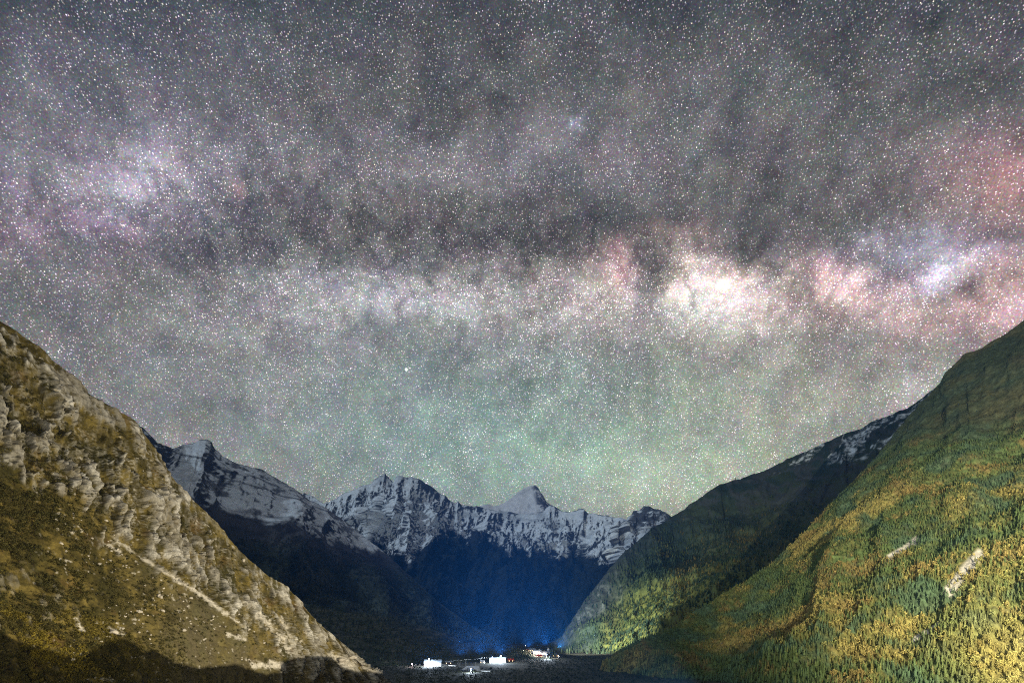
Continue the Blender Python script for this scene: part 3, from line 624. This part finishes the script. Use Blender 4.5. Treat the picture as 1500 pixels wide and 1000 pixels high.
gp_, gk = pick(Gs, 2600, rg)
scatter_mesh('scrub', TINY, gp_, rg.uniform(2.5, 8, 2600), rg.uniform(1.2, 2.2, 2600), np.array([.03, .04, .022]) * rg.uniform(.5, 1.6, (2600, 1)), M_TREE, 'dark scrub over the low spur left of the village')
# scrub over the valley floor
fx = rg.uniform(-260, 520, 5200); fy = rg.uniform(560, 1500, 5200); keep = np.abs(fx) < fy * .62; fx, fy = fx[keep], fy[keep]
keep = ~((fx > -170) & (fx < 30) & (fy > 1020) & (fy < 1300)) & ~((fx > -10) & (fx < 130) & (fy > 1400)); fx, fy = fx[keep], fy[keep]; n = len(fx)
fp = np.stack([fx, fy, floor_z(fx, fy)], -1)
scatter_mesh('scrub', [leafball(26, 80 + i, .42, .0, 1.0, .16) for i in range(3)], fp, rg.uniform(1.2, 4.2, n) , rg.uniform(1.0, 1.8, n), np.array([.035, .042, .020]) * rg.uniform(.5, 1.8, (n, 1)), M_TREE, 'low dark bushes dotted over the valley floor')

# shrubs and boulders of the left hillside
aP = A.pts(); ax, ay = project(aP)
sw = np.clip((1 - crag) * sstep(330, 40, ax - (ay - 700) * .35) * sstep(.0, .3, fbm(aP / 22, 4, .6, 701) + .15) + .10 * (1 - np.clip(rockm * 2, 0, 1)) , 0, 1) * sstep(.02, .06, A.VV.ravel())
sw = sw * (ax > -60) * (1 - scree)
sp_, sk = pick(A, 6200, rg, sw); sh = rg.uniform(.9, 3.0, 6200) * (1 + .6 * sstep(200, 0, ax[sk])); 
lowl = sstep(820, 960, ay[sk] + .25 * (100 - ax[sk])) * sstep(330, 60, ax[sk]); yel = lowl * sstep(-.05, .3, fbm(sp_ / 16, 3, .6, 703) + rg.normal(0, .12, 6200))
stn = mixc((.055, .055, .017), (.11, .095, .03), rg.random(6200)); stn = mixc(stn, (.24, .19, .03), yel)
SHRUB = [leafball(44, 300 + i, .42, .02, .95, .11) for i in range(4)]
order = np.argsort(-vis_height(sp_, sh)); bigs, rests = order[:240], order[240:]
SH_ME = []
for i in range(5):
    v, f = leafball(300, 320 + i, .42, .05, .95, .05); me_ = bpy.data.meshes.new('foliage'); me_.from_pydata([tuple(map(float, a)) for a in v], [], [tuple(map(int, a)) for a in f]); me_.materials.append(M_CROWN)
    tv, tf = trunk_mesh(.35, .03, 5, 4, 330 + i); ms = bpy.data.meshes.new('stem'); ms.from_pydata([tuple(map(float, a)) for a in tv], [], [tuple(map(int, a)) for a in tf]); ms.materials.append(M_BARK); SH_ME.append((me_, ms))
for j in bigs:
    y_ = yel[j] > .4; r = empty('shrub', sp_[j], random.uniform(0, 6)); r.scale = (sh[j] * 1.25, sh[j] * 1.25, sh[j])
    tag(r, 'yellow leaved shrub low on the rocky left hillside' if y_ else 'olive brown shrub low on the rocky left hillside', 'shrub', ('yellow' if y_ else 'olive brown') + ' shrubs on the left hillside')
    fm, sm = SH_ME[int(rg.integers(0, 5))]
    for nm, m in (('foliage', fm), ('stem', sm)):
        o = bpy.data.objects.new(nm, m); COL.objects.link(o); o.parent = r; o.color = (*stn[j], 1)
scatter_mesh('scrub', SHRUB, sp_[rests], sh[rests], np.full(len(rests), 1.3), stn[rests], M_TREE, 'olive scrub scattered between the rocks of the left hillside')

def rock_mesh(seed, n=2):
    import bmesh
    bm = bmesh.new(); bmesh.ops.create_icosphere(bm, subdivisions=n + 1, radius=1); P_ = np.array([v.co[:] for v in bm.verts])
    rgk = np.random.default_rng(seed); q = P_.copy()
    for _ in range(9):
        d = rgk.normal(0, 1, 3); d /= np.linalg.norm(d); h = rgk.uniform(.55, .9); k = q @ d; q = q - np.outer(np.clip(k - h, 0, None), d) * .92
    q *= 1 + .12 * fbm(P_ * 1.7, 3, .6, seed)[:, None]; q *= np.array([1.2, .9, .75])
    for v, c in zip(bm.verts, q): v.co = c
    me_ = bpy.data.meshes.new('boulder'); bm.to_mesh(me_); bm.free(); me_.materials.append(M_STONE); return me_
ROCKS = [rock_mesh(i) for i in range(6)]
def boulder(p, r, label, group=None, sc=(1, 1, 1)):
    o = bpy.data.objects.new('boulder', ROCKS[int(rg.integers(0, 6))]); COL.objects.link(o); o.location = p
    o.rotation_euler = (random.uniform(-.3, .3), random.uniform(-.3, .3), random.uniform(0, 6)); o.scale = (r * sc[0], r * sc[1], r * sc[2]); return tag(o, label, 'boulder', group)
bw_ = (1 - crag) * sstep(40, 160, ax) * sstep(700, 800, ay) * sstep(.1, .4, fbm(aP / 18, 3, .6, 711) + .2) * (ay < 975) + .35 * grit * (ay < 975) * (ax > 0)
bpos, _ = pick(A, 170, rg, bw_)
for p in bpos: boulder(p, float(np.clip(rg.lognormal(-.35, .42), .35, 2.0)), 'small pale boulder lying loose on the grassy left hillside', 'pale boulders strewn over the left hillside')
def hill_pt(qx, qy):
    return aP[int(np.argmin((ax - qx) ** 2 + (ay - qy) ** 2))]
for qx, qy, r, lb in ((166, 925, 3.0, 'large white boulder just above the round shadow at the foot of the left hillside'), (140, 934, 1.6, 'pointed pale boulder touching the edge of the shadow low on the left hillside'),
                      (500, 968, 5.0, 'huge white floodlit rock at the foot of the left hillside beside the dark valley floor'), (516, 962, 4.2, 'grey topped rock leaning beside the huge white rock at the hill foot'), (541, 980, 3.2, 'flat white rock on the dark valley floor beyond the hill foot')):
    boulder(hill_pt(qx, qy), r, lb, None, (1.2, 1, .8))

# single trees round the village
def dark_conifer(qx, qy, h, label, group, color=(.02, .03, .018), slope=None, w=1.0, name='conifer_tree'):
    if slope is not None:
        P_ = slope.pts(); sx, sy = project(P_); p = P_[int(np.argmin((sx - qx) ** 2 + (sy - qy) ** 2))]
    else: p = ground_hit(qx, qy)
    return tree(name, 'conifer', int(rg.integers(0, 5)), p, h, w, color, label, 'tree', group)
for k in range(26):
    qx = 636 + k * 2.1 + random.uniform(-.6, .6); qy = 921 + (qx - 636) * .30 + random.uniform(-1, 3)
    dark_conifer(qx, qy, random.uniform(9, 19), 'floodlit pale conifer in the row along the low spur left of the village', 'conifers in a row on the low spur', (.07, .09, .065), Gs, .95)
for k in range(46):
    qx = 822 + k * 1.9 + random.uniform(-1, 1); dark_conifer(qx, 956 + random.uniform(-1.5, 1.5) + abs(k - 8) * .03, random.uniform(9, 19), 'small black conifer in the tree line right of the village', 'black conifers right of the village', w=random.uniform(1, 1.6))

# ------------------------------------------------------------------ camp and village
M_WHITE = material('white_wall', (.78, .77, .74), var=.12, vscale=.6)
M_TIN = material('metal_roof', (.20, .23, .27), rough=.5, var=.15, vscale=.8)
M_RED = material('red_roof', (.45, .05, .035), rough=.6, var=.2, vscale=.8)
M_GREYR = material('slate_roof', (.16, .16, .17), rough=.7, var=.2, vscale=.8)
M_WOOD = material('timber', (.20, .12, .06), var=.3, vscale=1.5)
M_POLE = material('galvanised_steel', (.62, .64, .66), rough=.5, var=.1, vscale=2)
M_CANVAS = material('tent_canvas', (.78, .72, .72), var=.1, vscale=1)
M_PANE = material('lit_window_glass', (.3, .3, .3), rough=.2, var=.05, emit=(1, .72, .38), estr=6)
M_LAMP = material('lamp_lens', (.8, .8, .8), var=.02, emit=(.75, .88, 1), estr=60)
M_LAMPW = material('warm_lamp_lens', (.8, .8, .8), var=.02, emit=(1, .85, .65), estr=40)
M_CONC = material('pale_concrete', (.55, .55, .53), var=.2, vscale=.4)
class MB:
    def __init__(s): s.v = []; s.f = []
    def box(s, x0, x1, y0, y1, z0, z1):
        k = len(s.v); s.v += [(x, y, z) for z in (z0, z1) for x, y in ((x0, y0), (x1, y0), (x1, y1), (x0, y1))]
        s.f += [tuple(k + i for i in q) for q in ((0, 3, 2, 1), (4, 5, 6, 7), (0, 1, 5, 4), (1, 2, 6, 5), (2, 3, 7, 6), (3, 0, 4, 7))]; return s
    def poly(s, vs, fs): k = len(s.v); s.v += vs; s.f += [tuple(k + i for i in q) for q in fs]; return s
    def tube(s, p, q, r0, r1=None, n=8):
        r1 = r0 if r1 is None else r1; p, q = Vector(p), Vector(q); d = (q - p).normalized(); a = d.orthogonal().normalized(); b = d.cross(a); k = len(s.v)
        for c, r in ((p, r0), (q, r1)):
            for i in range(n): t_ = 6.28318 * i / n; s.v.append(tuple(c + r * (a * math.cos(t_) + b * math.sin(t_))))
        s.f += [(k + i, k + (i + 1) % n, k + n + (i + 1) % n, k + n + i) for i in range(n)] + [tuple(k + i for i in range(n))[::-1], tuple(k + n + i for i in range(n))]; return s
    def build(s, name, mat, parent=None): return mesh_obj(name, s.v, s.f, mat, parent)
def house(p, w, d, h, rh, rz, wall, roof, label, cat='house', nwin=3, floors=1, name='house', chimney=False):
    r = empty(name, p, rz); tag(r, label, cat); X, Y = w / 2, d / 2
    MB().poly([(-X, -Y, -1.5), (X, -Y, -1.5), (X, Y, -1.5), (-X, Y, -1.5), (-X, -Y, h), (X, -Y, h), (X, Y, h), (-X, Y, h), (-X, 0, h + rh), (X, 0, h + rh)],
              [(0, 1, 5, 4), (2, 3, 7, 6), (1, 2, 6, 9, 5), (3, 0, 4, 8, 7)]).build('wall', wall, r)
    o_, t_ = .7, .22; z_ = rh / Y * o_
    rf = MB()
    for sg in (-1, 1):
        a = [(-X - o_, sg * (Y + o_), h - z_ + .03), (X + o_, sg * (Y + o_), h - z_ + .03), (X + o_, 0, h + rh + .03), (-X - o_, 0, h + rh + .03)]
        b = [(x, y, z + t_) for x, y, z in a]; rf.poly(a + b, [(0, 1, 2, 3), (4, 5, 6, 7), (0, 1, 5, 4), (1, 2, 6, 5), (2, 3, 7, 6), (3, 0, 4, 7)])
    ro = rf.build('roof', roof, r)
    if chimney: MB().box(X * .4 - .4, X * .4 + .4, -.4, .4, h + rh * .6, h + rh + 1.3).build('chimney', M_CONC, ro)
    fh = h / floors
    for fl in range(floors):
        for i in range(nwin):
            x = -X + w * (i + .5) / nwin; z = fl * fh + fh * .35
            if fl == 0 and i == nwin // 2:
                dr = MB().box(x - .55, x + .55, -Y - .05, -Y + .05, 0, 2.1).build('door', M_WOOD, r); MB().box(x + .35, x + .45, -Y - .12, -Y - .05, .95, 1.05).build('handle', M_POLE, dr); continue
            fr = MB().box(x - .75, x + .75, -Y - .06, -Y + .04, z - .1, z + 1.35).build('window', M_WOOD, r); MB().box(x - .6, x + .6, -Y - .1, -Y - .06, z, z + 1.2).build('pane', M_PANE, fr)
    return r
def tent(p, w, l, h, rz, label, group=None):
    r = empty('ridge_tent', p, rz); tag(r, label, 'tent', group); X, Y = w / 2, l / 2
    MB().poly([(-X, -Y, 0), (X, -Y, 0), (X, Y, 0), (-X, Y, 0), (0, -Y - .2, h), (0, Y + .2, h), (-X * .96, -Y, .5), (X * .96, -Y, .5)], [(0, 4, 5, 3), (1, 2, 5, 4), (2, 3, 5)]).build('canopy', M_CANVAS, r)
    MB().poly([(-X, -Y - .02, 0), (-.12, -Y - .02, 0), (-.05, -Y - .02, h * .94)], [(0, 1, 2)]).poly([(X, -Y - .02, 0), (.12, -Y - .02, 0), (.05, -Y - .02, h * .94)], [(0, 2, 1)]).build('door_flap', M_CANVAS, r)
    MB().tube((0, -Y - .25, 0), (0, -Y - .25, h + .3), .05).build('tent_pole', M_POLE, r); return r
def mast(p, h, heads, label, power, color, aim=None, rz=0, group=None, warm=False):
    r = empty('lamp_mast', p, rz); tag(r, label, 'floodlight', group)
    MB().tube((0, 0, -1), (0, 0, h), .16, .10).build('pole', M_POLE, r); MB().box(-.2 - .45 * heads, .2 + .45 * heads, -.08, .08, h, h + .14).build('crossbar', M_POLE, r)
    for i in range(heads):
        x = (i - (heads - 1) / 2) * .9; hd = MB().box(x - .32, x + .32, -.3, .12, h + .14, h + .62).build('lamp_head', M_POLE, r); MB().box(x - .28, x + .28, -.34, -.3, h + .18, h + .58).build('lens', M_LAMPW if warm else M_LAMP, hd)
    lamp('floodlight_lamp', (p[0], p[1] - 1.2, p[2] + h + .4), power, color, .35)
    return r
# camp on the valley floor
CAMP = (.72, .86, 1.0)
q = ground_hit(634, 975); house(q, 33, 11, 8.0, 5.0, .08, M_WHITE, M_TIN, 'long white floodlit lodge with a pitched metal roof in the camp left of the poles', 'lodge', 5, 1, 'lodge')
mast((q[0] - 5, q[1] - 17, q[2]), 15, 3, 'triple headed floodlight mast in front of the long white lodge', 2.2e+05, CAMP)
for k, (tx_, ty_) in enumerate(((603, 973.5), (609, 974), (615, 974.5), (621, 975))):
    p = ground_hit(tx_, ty_); tent(p, 4.6, 6, 3.0, random.uniform(-.4, .4), 'small pinkish white ridge tent in the short row left of the floodlit lodge', 'ridge tents left of the lodge')
p = ground_hit(604, 976); mast((p[0], p[1] - 2, p[2]), 5, 1, 'short lamp post beside the row of ridge tents', 1.2e4, (1, .7, .75))
a, b = ground_hit(647, 973.5), ground_hit(668, 975); ang = math.atan2(b[1] - a[1], b[0] - a[0]); ln = float(np.hypot(*(b - a)[:2]))
w_ = empty('boundary_wall', a, ang); tag(w_, 'low white boundary wall running from the lodge to the double pole', 'wall'); MB().box(0, ln, -.3, .3, -1, 1.7).build('wall_panel', M_WHITE, w_); MB().box(-.1, ln + .1, -.4, .4, 1.7, 1.9).build('coping', M_CONC, w_)
q = ground_hit(729, 970); house(q, 34, 12, 7.0, 4.4, -.05, M_WHITE, M_TIN, 'white floodlit guesthouse with a pitched metal roof at the right end of the power line', 'guesthouse', 6, 1, 'guesthouse')
mast((q[0] + 7, q[1] - 14, q[2]), 15, 3, 'triple headed floodlight mast in front of the white guesthouse', 2.2e+05, CAMP)
mast((q[0] - 11, q[1] - 11, q[2]), 12, 2, 'double headed floodlight mast at the left end of the guesthouse', 7.2e+04, CAMP)
q = ground_hit(748, 968.5); house(q, 12, 8, 4.2, 2.6, .2, M_WOOD, M_RED, 'small timber hut with a red roof just right of the white guesthouse', 'hut', 3, 1, 'hut')
q = ground_hit(707, 970.5); house(q, 9, 7, 3.6, 2.4, -.2, M_WHITE, M_GREYR, 'small white hut with a dark roof just left of the guesthouse', 'hut', 3, 1, 'hut')
q = ground_hit(657, 972); house(q, 13, 8, 3.8, 2.6, .1, M_WOOD, M_TIN, 'low timber shed behind the white boundary wall', 'shed', 3, 1, 'shed')
# pale concrete yard between the poles
def slab(pts, label, name, cat, h=.25):
    Pn = [ground_hit(*t_) for t_ in pts]; c = np.mean(Pn, 0); zt = max(p[2] for p in Pn) + h; n_ = len(Pn)
    vs = [(p[0] - c[0], p[1] - c[1], zt - c[2]) for p in Pn] + [(p[0] - c[0], p[1] - c[1], p[2] - 1.5 - c[2]) for p in Pn]
    fs = [tuple(range(n_))] + [(i, n_ + i, n_ + (i + 1) % n_, (i + 1) % n_) for i in range(n_)]
    o = mesh_obj(name, vs, fs, M_CONC, loc=c); return tag(o, label, cat)
tag(slab([(676, 980.5), (704, 981.5), (702, 976), (684, 975)], None, 'yard', None), kind='structure')
tag(slab([(699, 982), (719, 983), (719, 981.5), (699, 980.8)], None, 'path', None), kind='structure')
p = ground_hit(690, 984); mast((p[0], p[1] - 3, p[2]), 6, 2, 'low double headed floodlight mast at the near edge of the pale yard', 1.0e+05, CAMP)
# poles and cables
def pole(qx, qy, h, label, arm=True):
    p = ground_hit(qx, qy); r = empty('utility_pole', p, 0); tag(r, label, 'pole', None)
    MB().tube((0, 0, -1), (0, 0, h), .30, .2).build('pole_shaft', M_POLE, r)
    if arm:
        ca = MB().box(-1.2, 1.2, -.1, .1, h - .9, h - .7).build('crossarm', M_POLE, r)
        for x in (-1, 0, 1): MB().tube((x, 0, h - .7), (x, 0, h - .4), .09, .06).build('insulator', M_WHITE, ca)
    return Vector(p) + Vector((0, 0, h - .4))
tops = [pole(671, 977, 14, 'left pole of the tall pale pair at the start of the power line'), pole(673.8, 977, 14, 'right pole of the tall pale pair at the start of the power line'),
        pole(682.5, 974, 12.5, 'pale power pole just right of the tall pair'), pole(696.5, 979, 12, 'slim pale pole standing in the middle of the concrete yard'), pole(704.5, 971.5, 12.5, 'pale power pole left of the guesthouse'), pole(720, 969, 12, 'pale power pole at the left end of the guesthouse')]
def cable(a, b, sag, label, r=.16):
    m = MB(); n_ = 12; pts_ = [a.lerp(b, i / n_) + Vector((0, 0, -sag * 4 * (i / n_) * (1 - i / n_))) for i in range(n_ + 1)]
    for u, v_ in zip(pts_[:-1], pts_[1:]): m.tube(u - a, v_ - a, r, r, 5)
    o = m.build('overhead_cable', M_POLE); o.location = a; tag(o, label, 'cable')
cable(tops[1], tops[2], .4, 'pale overhead cable from the tall pole pair to the next power pole')
cable(tops[2], tops[4], .9, 'long sagging overhead cable between the two middle power poles'); cable(tops[4], tops[5], .5, 'pale overhead cable from the middle pole to the pole at the guesthouse')
cable(Vector(ground_hit(647, 972)) + Vector((0, 0, 7)), tops[0], 1.2, 'faint overhead cable from the lodge to the tall pole pair', .1)
# village on the rise
VILL = (1.0, .90, .80)
def vpt(qx, qy): return ground_hit(qx, qy, 1200)
houses = [(764.5, 954.5, 16, 9, 3.2, 2.0, M_WHITE, M_TIN, 'low white house with a pale roof at the left end of the village', 4, 1),
          (772, 953.5, 11, 8, 4.0, 2.8, M_WHITE, M_RED, 'white house with a bright red roof second from the left in the village', 3, 1),
          (779.5, 955.5, 13, 9, 6.0, 3.0, M_WHITE, M_TIN, 'tall white house with a steep pale gable right of the red roofed one', 3, 2),
          (787.5, 957.5, 14, 9, 5.8, 2.4, M_WHITE, M_TIN, 'two storey white house in the middle of the village row', 4, 2),
          (795, 958.5, 14, 9, 5.0, 2.2, M_WHITE, M_GREYR, 'white house with a dark roof left of the temple tower', 4, 1),
          (790, 962, 10, 7, 3.0, 2.2, M_WOOD, M_RED, 'brown timber house with a red roof below the village row', 3, 1),
          (747.5, 953, 8, 6, 2.8, 1.8, M_WOOD, M_GREYR, 'dark timber hut with one lit window left of the village', 2, 1),
          (814, 961, 10, 7, 3.2, 2.0, M_WOOD, M_GREYR, 'dark timber house with lit windows right of the village lamp', 3, 1)]
for qx, qy, w, d, h, rh, wm, rm, lb, nw, fl in houses:
    p = vpt(qx, qy); house(p, w * 1.3, d * 1.2, h * 1.35, rh * 1.3, random.uniform(-.25, .25), wm, rm, lb, 'house', nw, fl, chimney=(w > 12))
p = vpt(803, 956); t_ = empty('temple', p, .2); tag(t_, 'white tiered temple tower with a pointed spire right of the village houses', 'temple')
MB().box(-4, 4, -4, 4, -1.5, 4).build('wall', M_WHITE, t_); MB().poly([(-4.8, -4.8, 4), (4.8, -4.8, 4), (4.8, 4.8, 4), (-4.8, 4.8, 4), (-2.6, -2.6, 6), (2.6, -2.6, 6), (2.6, 2.6, 6), (-2.6, 2.6, 6)], [(0, 1, 5, 4), (1, 2, 6, 5), (2, 3, 7, 6), (3, 0, 4, 7), (3, 2, 1, 0)]).build('roof', M_TIN, t_)
MB().box(-2.3, 2.3, -2.3, 2.3, 6, 9).build('tower', M_WHITE, t_); MB().poly([(-3.1, -3.1, 9), (3.1, -3.1, 9), (3.1, 3.1, 9), (-3.1, 3.1, 9), (0, 0, 14.5)], [(0, 1, 4), (1, 2, 4), (2, 3, 4), (3, 0, 4), (3, 2, 1, 0)]).build('spire', M_WHITE, t_)
MB().box(-.8, .8, -4.12, -4, 0, 2.4).build('door', M_WOOD, t_)
for qx, qy, h, pw, lb, warm in ((767, 957, 7, 2.2e4, 'lamp post in front of the low white house at the left end of the village', True), (781, 958.5, 7, 3.0e4, 'lamp post in front of the steep gabled white house', True), (790, 960, 7, 3.0e4, 'lamp post before the two storey white house', True),
                                (800.5, 964, 8, 9e4, 'brightest lamp post of the village standing below the temple tower', False), (769.5, 953, 18, 3e3, 'tall thin mast with a small light rising behind the red roofed house', True), (818, 963.5, 5, 5e3, 'small lamp post at the right edge of the village', True), (754, 955, 6, 4e3, 'small lamp post at the left edge of the village', True)):
    p = vpt(qx, qy); mast((p[0], p[1] - 6, p[2]), h * 1.2, 2 if pw > 5e4 else 1, lb, pw * 3, VILL if warm else CAMP, warm=warm)
for qx, qy, h in ((807, 962, 20), (810, 961, 24), (812.5, 963, 19), (805.5, 965, 13)): dark_conifer(qx, qy, h, 'tall black conifer in the clump beside the temple tower', 'black conifers beside the temple tower', w=1.3)
# floodlights that throw their light up into the air above camp and village
for qx, qy, dz, pw in ((676, 970, 14, 1.0e7), (704, 969, 16, 1.5e7), (732, 968, 16, 1.4e7), (775, 955, 14, 1.3e7), (800, 955, 18, 1.9e7), (822, 954, 14, 1.5e7)):
    p = vpt(qx, qy) + np.array((0, 40, 0)) if qx > 750 else ground_hit(qx, qy); lamp('floodlight_beam', (p[0], p[1], p[2] + dz), pw * .72, (.5, .78, 1.0), 4.0, (p[0], p[1], p[2] + dz + 100), 164, 1.0)
p = vpt(803, 956); lamp('floodlight_beam', (p[0] + 30, p[1] + 40, p[2] + 16), 1.1e8, (1.0, .97, .74), .8, tuple(at(905, 893, 2200)), 52, 1.0)

# ------------------------------------------------------------------ haze
hm = bpy.data.materials.new('haze'); hm.use_nodes = True; nt = hm.node_tree; nt.nodes.clear()
pv = nt.nodes.new('ShaderNodeVolumePrincipled'); pv.inputs['Color'].default_value = (.05, .32, 1.0, 1); pv.inputs['Density'].default_value = 3e-5; pv.inputs['Anisotropy'].default_value = .5; hm.cycles.volume_sampling = 'EQUIANGULAR'
nt.links.new(pv.outputs[0], nt.nodes.new('ShaderNodeOutputMaterial').inputs['Volume'])
zmin = min(float((np.array(ob.bound_box)[:, 2]).min()) for ob in S.objects if ob.type == 'MESH' and ob.parent is None and ob.get('kind') == 'structure')
zmax = max(float((np.array(ob.bound_box)[:, 2]).max()) for ob in S.objects if ob.type == 'MESH' and ob.parent is None and ob.get('kind') == 'structure')
hz = MB().box(-7000, 7000, -900, 11800, zmin - 1, zmax + 40).build('haze', hm); tag(hz, 'thin blue night haze filling the whole valley', 'haze', None, 'stuff')
